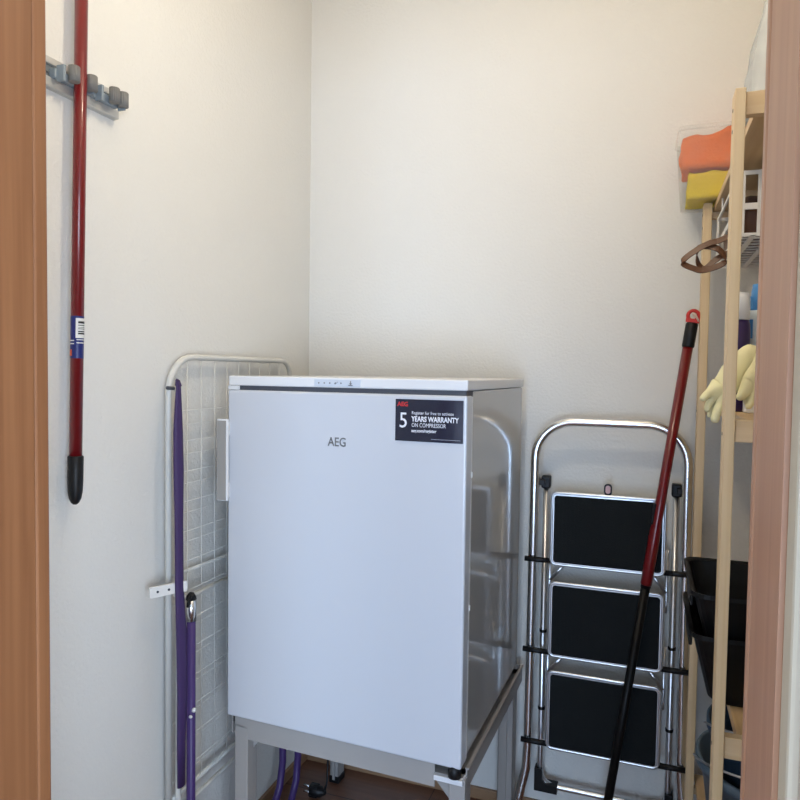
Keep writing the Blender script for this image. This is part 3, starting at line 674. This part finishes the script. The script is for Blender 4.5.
# ------------------------------------------------------------------ lower boards: nested black crates, buckets
ZL = .7525
crates = (('black plastic crate, upper of the two nested on the pine shelf', .072), ('black plastic crate, lower of the two nested on the pine shelf', 0))
def crate(z, label):
    t = thing('storage_crate', label, 'crate', (.25, 1.4, ZL+z), 0, 'nested black crates')
    bm = B(); n = 0
    x0, x1, y0, y1 = .089, .425, 1.272, 1.525
    prof = [(.033, 0), (.030, .004), (.014, .070), (.009, .088), (.0, .128), (-.006, .130), (-.006, .122)]
    R = []
    for (ins, z_) in prof:
        R.append([bm.verts.new((a-.25, b-1.4, z_)) for a, b in rrect(x0+ins, x1-ins*.3, y0+ins, y1-ins, .03, 5)])
    prof2 = [(.003, .126), (.017, .070), (.034, .008)]
    R2 = [[bm.verts.new((a-.25, b-1.4, z_)) for a, b in rrect(x0+ins, x1-ins*.3-.002, y0+ins, y1-ins, .028, 5)] for ins, z_ in prof2]
    seq = [R[6], R[5]] 
    allr = R[:6]
    for A, Bq in zip(allr, allr[1:]):
        for k in range(len(A)):
            f = bm.faces.new((A[k], A[(k+1) % len(A)], Bq[(k+1) % len(A)], Bq[k]))
    A, Bq = R[5], R[6]
    for k in range(len(A)): bm.faces.new((A[k], A[(k+1) % len(A)], Bq[(k+1) % len(A)], Bq[k]))
    chain = [R[5]] + R2
    for A, Bq in zip(chain, chain[1:]):
        for k in range(len(A)): bm.faces.new((A[k], A[(k+1) % len(A)], Bq[(k+1) % len(A)], Bq[k]))
    bm.faces.new(list(reversed(R[0]))); bm.faces.new(R2[-1])
    obj('tub', bm, M['black_gloss'], t)
    bm = B(); box(bm, x0-.25-.004, x0-.25+.002, -.08, .02, .092, .112, bev=.002); obj('grip', bm, M['black_gloss'], t)
    return t
for lb_, z in crates: crate(z, lb_)

def bucket(label, r, h_, z, mat, loc, rim=.006):
    t = thing('bucket', label, 'bucket', (*loc, z))
    bm = B(); lathe(bm, [(r*.74, 0), (r*.76, .004), (r*.96, h_-.02), (r+rim, h_-.018), (r+rim, h_), (r*.985, h_), (r*.74, .010), (0, .008)], (0,0,0), 48); obj('pail', bm, mat, t)
    bm = B(); a = [( (r+rim+.003)*math.cos(math.radians(q)), (r+rim+.003)*math.sin(math.radians(q))*.98, h_-.012-.05*math.sin(math.radians(q))) for q in range(180, 361, 12)]
    tube(bm, [(x, y, z_+.0) for x, y, z_ in a], .0025, 8); obj('bail_handle', bm, M['steel'], t)
    return t
bucket('grey-blue plastic bucket on the lowest pine board, holding a darker one', .158, .302, .2475, M['bucket'], (.283, 1.53))
bucket('dark blue bucket nested inside the grey-blue one on the lowest board', .142, .360, .262, M['bucket_blue'], (.283, 1.53), .003)

# ------------------------------------------------------------------ ceiling lamp (out of the picture, above) and daylight
LAMP = Vector((-.27, 1.02, 2.36))
CL = thing('ceiling_lamp', 'bare bulb lamp hanging on a short white stem from the closet ceiling', 'lamp', (LAMP.x, LAMP.y, ZC))
bm = B(); lathe(bm, [(.05, 0), (.05, -.02), (.012, -.03), (.012, -.14), (.022, -.15), (.022, -.195), (.0, -.195)], (0, 0, 0), 24); obj('socket', bm, M['lamp_white'], CL)
bm = B(); bmesh.ops.create_uvsphere(bm, u_segments=24, v_segments=16, radius=.042); bm.transform(Matrix.Translation((0, 0, LAMP.z-ZC)))
for f in bm.faces: f.smooth = True
obj('light_bulb', bm, M['bulb'], CL)
M['bulb'].node_tree.nodes['Principled BSDF'].inputs['Emission Strength'].default_value = 150

L = bpy.data.lights.new('window_and_fill_light', 'AREA'); L.shape = 'RECTANGLE'; L.size = WX1-WX0; L.size_y = WZ1-WZ0; L.energy = 95; L.color = (.50, .70, 1.0)
lo = bpy.data.objects.new('window_and_fill_light', L); C.objects.link(lo); lo.location = ((WX0+WX1)/2, HY-.02, (WZ0+WZ1)/2); lo.rotation_euler = (math.radians(90), 0, math.radians(180)); lo.rotation_euler = (math.radians(-90), 0, 0)
lo.rotation_euler = Vector((-.2, 1, -.05)).to_track_quat('-Z', 'Y').to_euler()

L = bpy.data.lights.new('window_and_fill_light', 'AREA'); L.shape = 'RECTANGLE'; L.size = VY1-VY0; L.size_y = VZ1-VZ0; L.energy = 62; L.color = (.68, .82, 1.0)  # fill light in the added side window, lifts the left wall
lo = bpy.data.objects.new('window_and_fill_light', L); C.objects.link(lo); lo.location = (HX1+.02, (VY0+VY1)/2, (VZ0+VZ1)/2); lo.rotation_euler = Vector((-1, .25, 0)).to_track_quat('-Z', 'Y').to_euler()

w = bpy.data.worlds.new('World'); bpy.context.scene.world = w; w.use_nodes = True
w.node_tree.nodes['Background'].inputs[0].default_value = (.6, .75, 1, 1); w.node_tree.nodes['Background'].inputs[1].default_value = .8

# ------------------------------------------------------------------ camera
yaw, pitch, roll, fpx = map(math.radians, (19.793, 2.369, .802, 0)); fpx = 682.5
f = Vector((-math.sin(yaw)*math.cos(pitch), math.cos(yaw)*math.cos(pitch), -math.sin(pitch)))
rt = Vector((math.cos(yaw), math.sin(yaw), 0)); up = rt.cross(f)
r2 = math.cos(roll)*rt + math.sin(roll)*up; u2 = -math.sin(roll)*rt + math.cos(roll)*up
cam = bpy.data.cameras.new('camera'); co = bpy.data.objects.new('camera', cam); C.objects.link(co)
mt = Matrix((r2, u2, -f)).transposed().to_4x4(); mt.translation = (0, 0, 1.33); co.matrix_world = mt
cam.sensor_width = 36; cam.sensor_fit = 'HORIZONTAL'; cam.lens = 36*fpx/800; cam.clip_start = .02
bpy.context.scene.camera = co
vs = bpy.context.scene.view_settings
vs.view_transform = 'Standard'; vs.look = 'None'; vs.exposure = .17; vs.gamma = 1; vs.use_curve_mapping = False
bpy.context.view_layer.update()
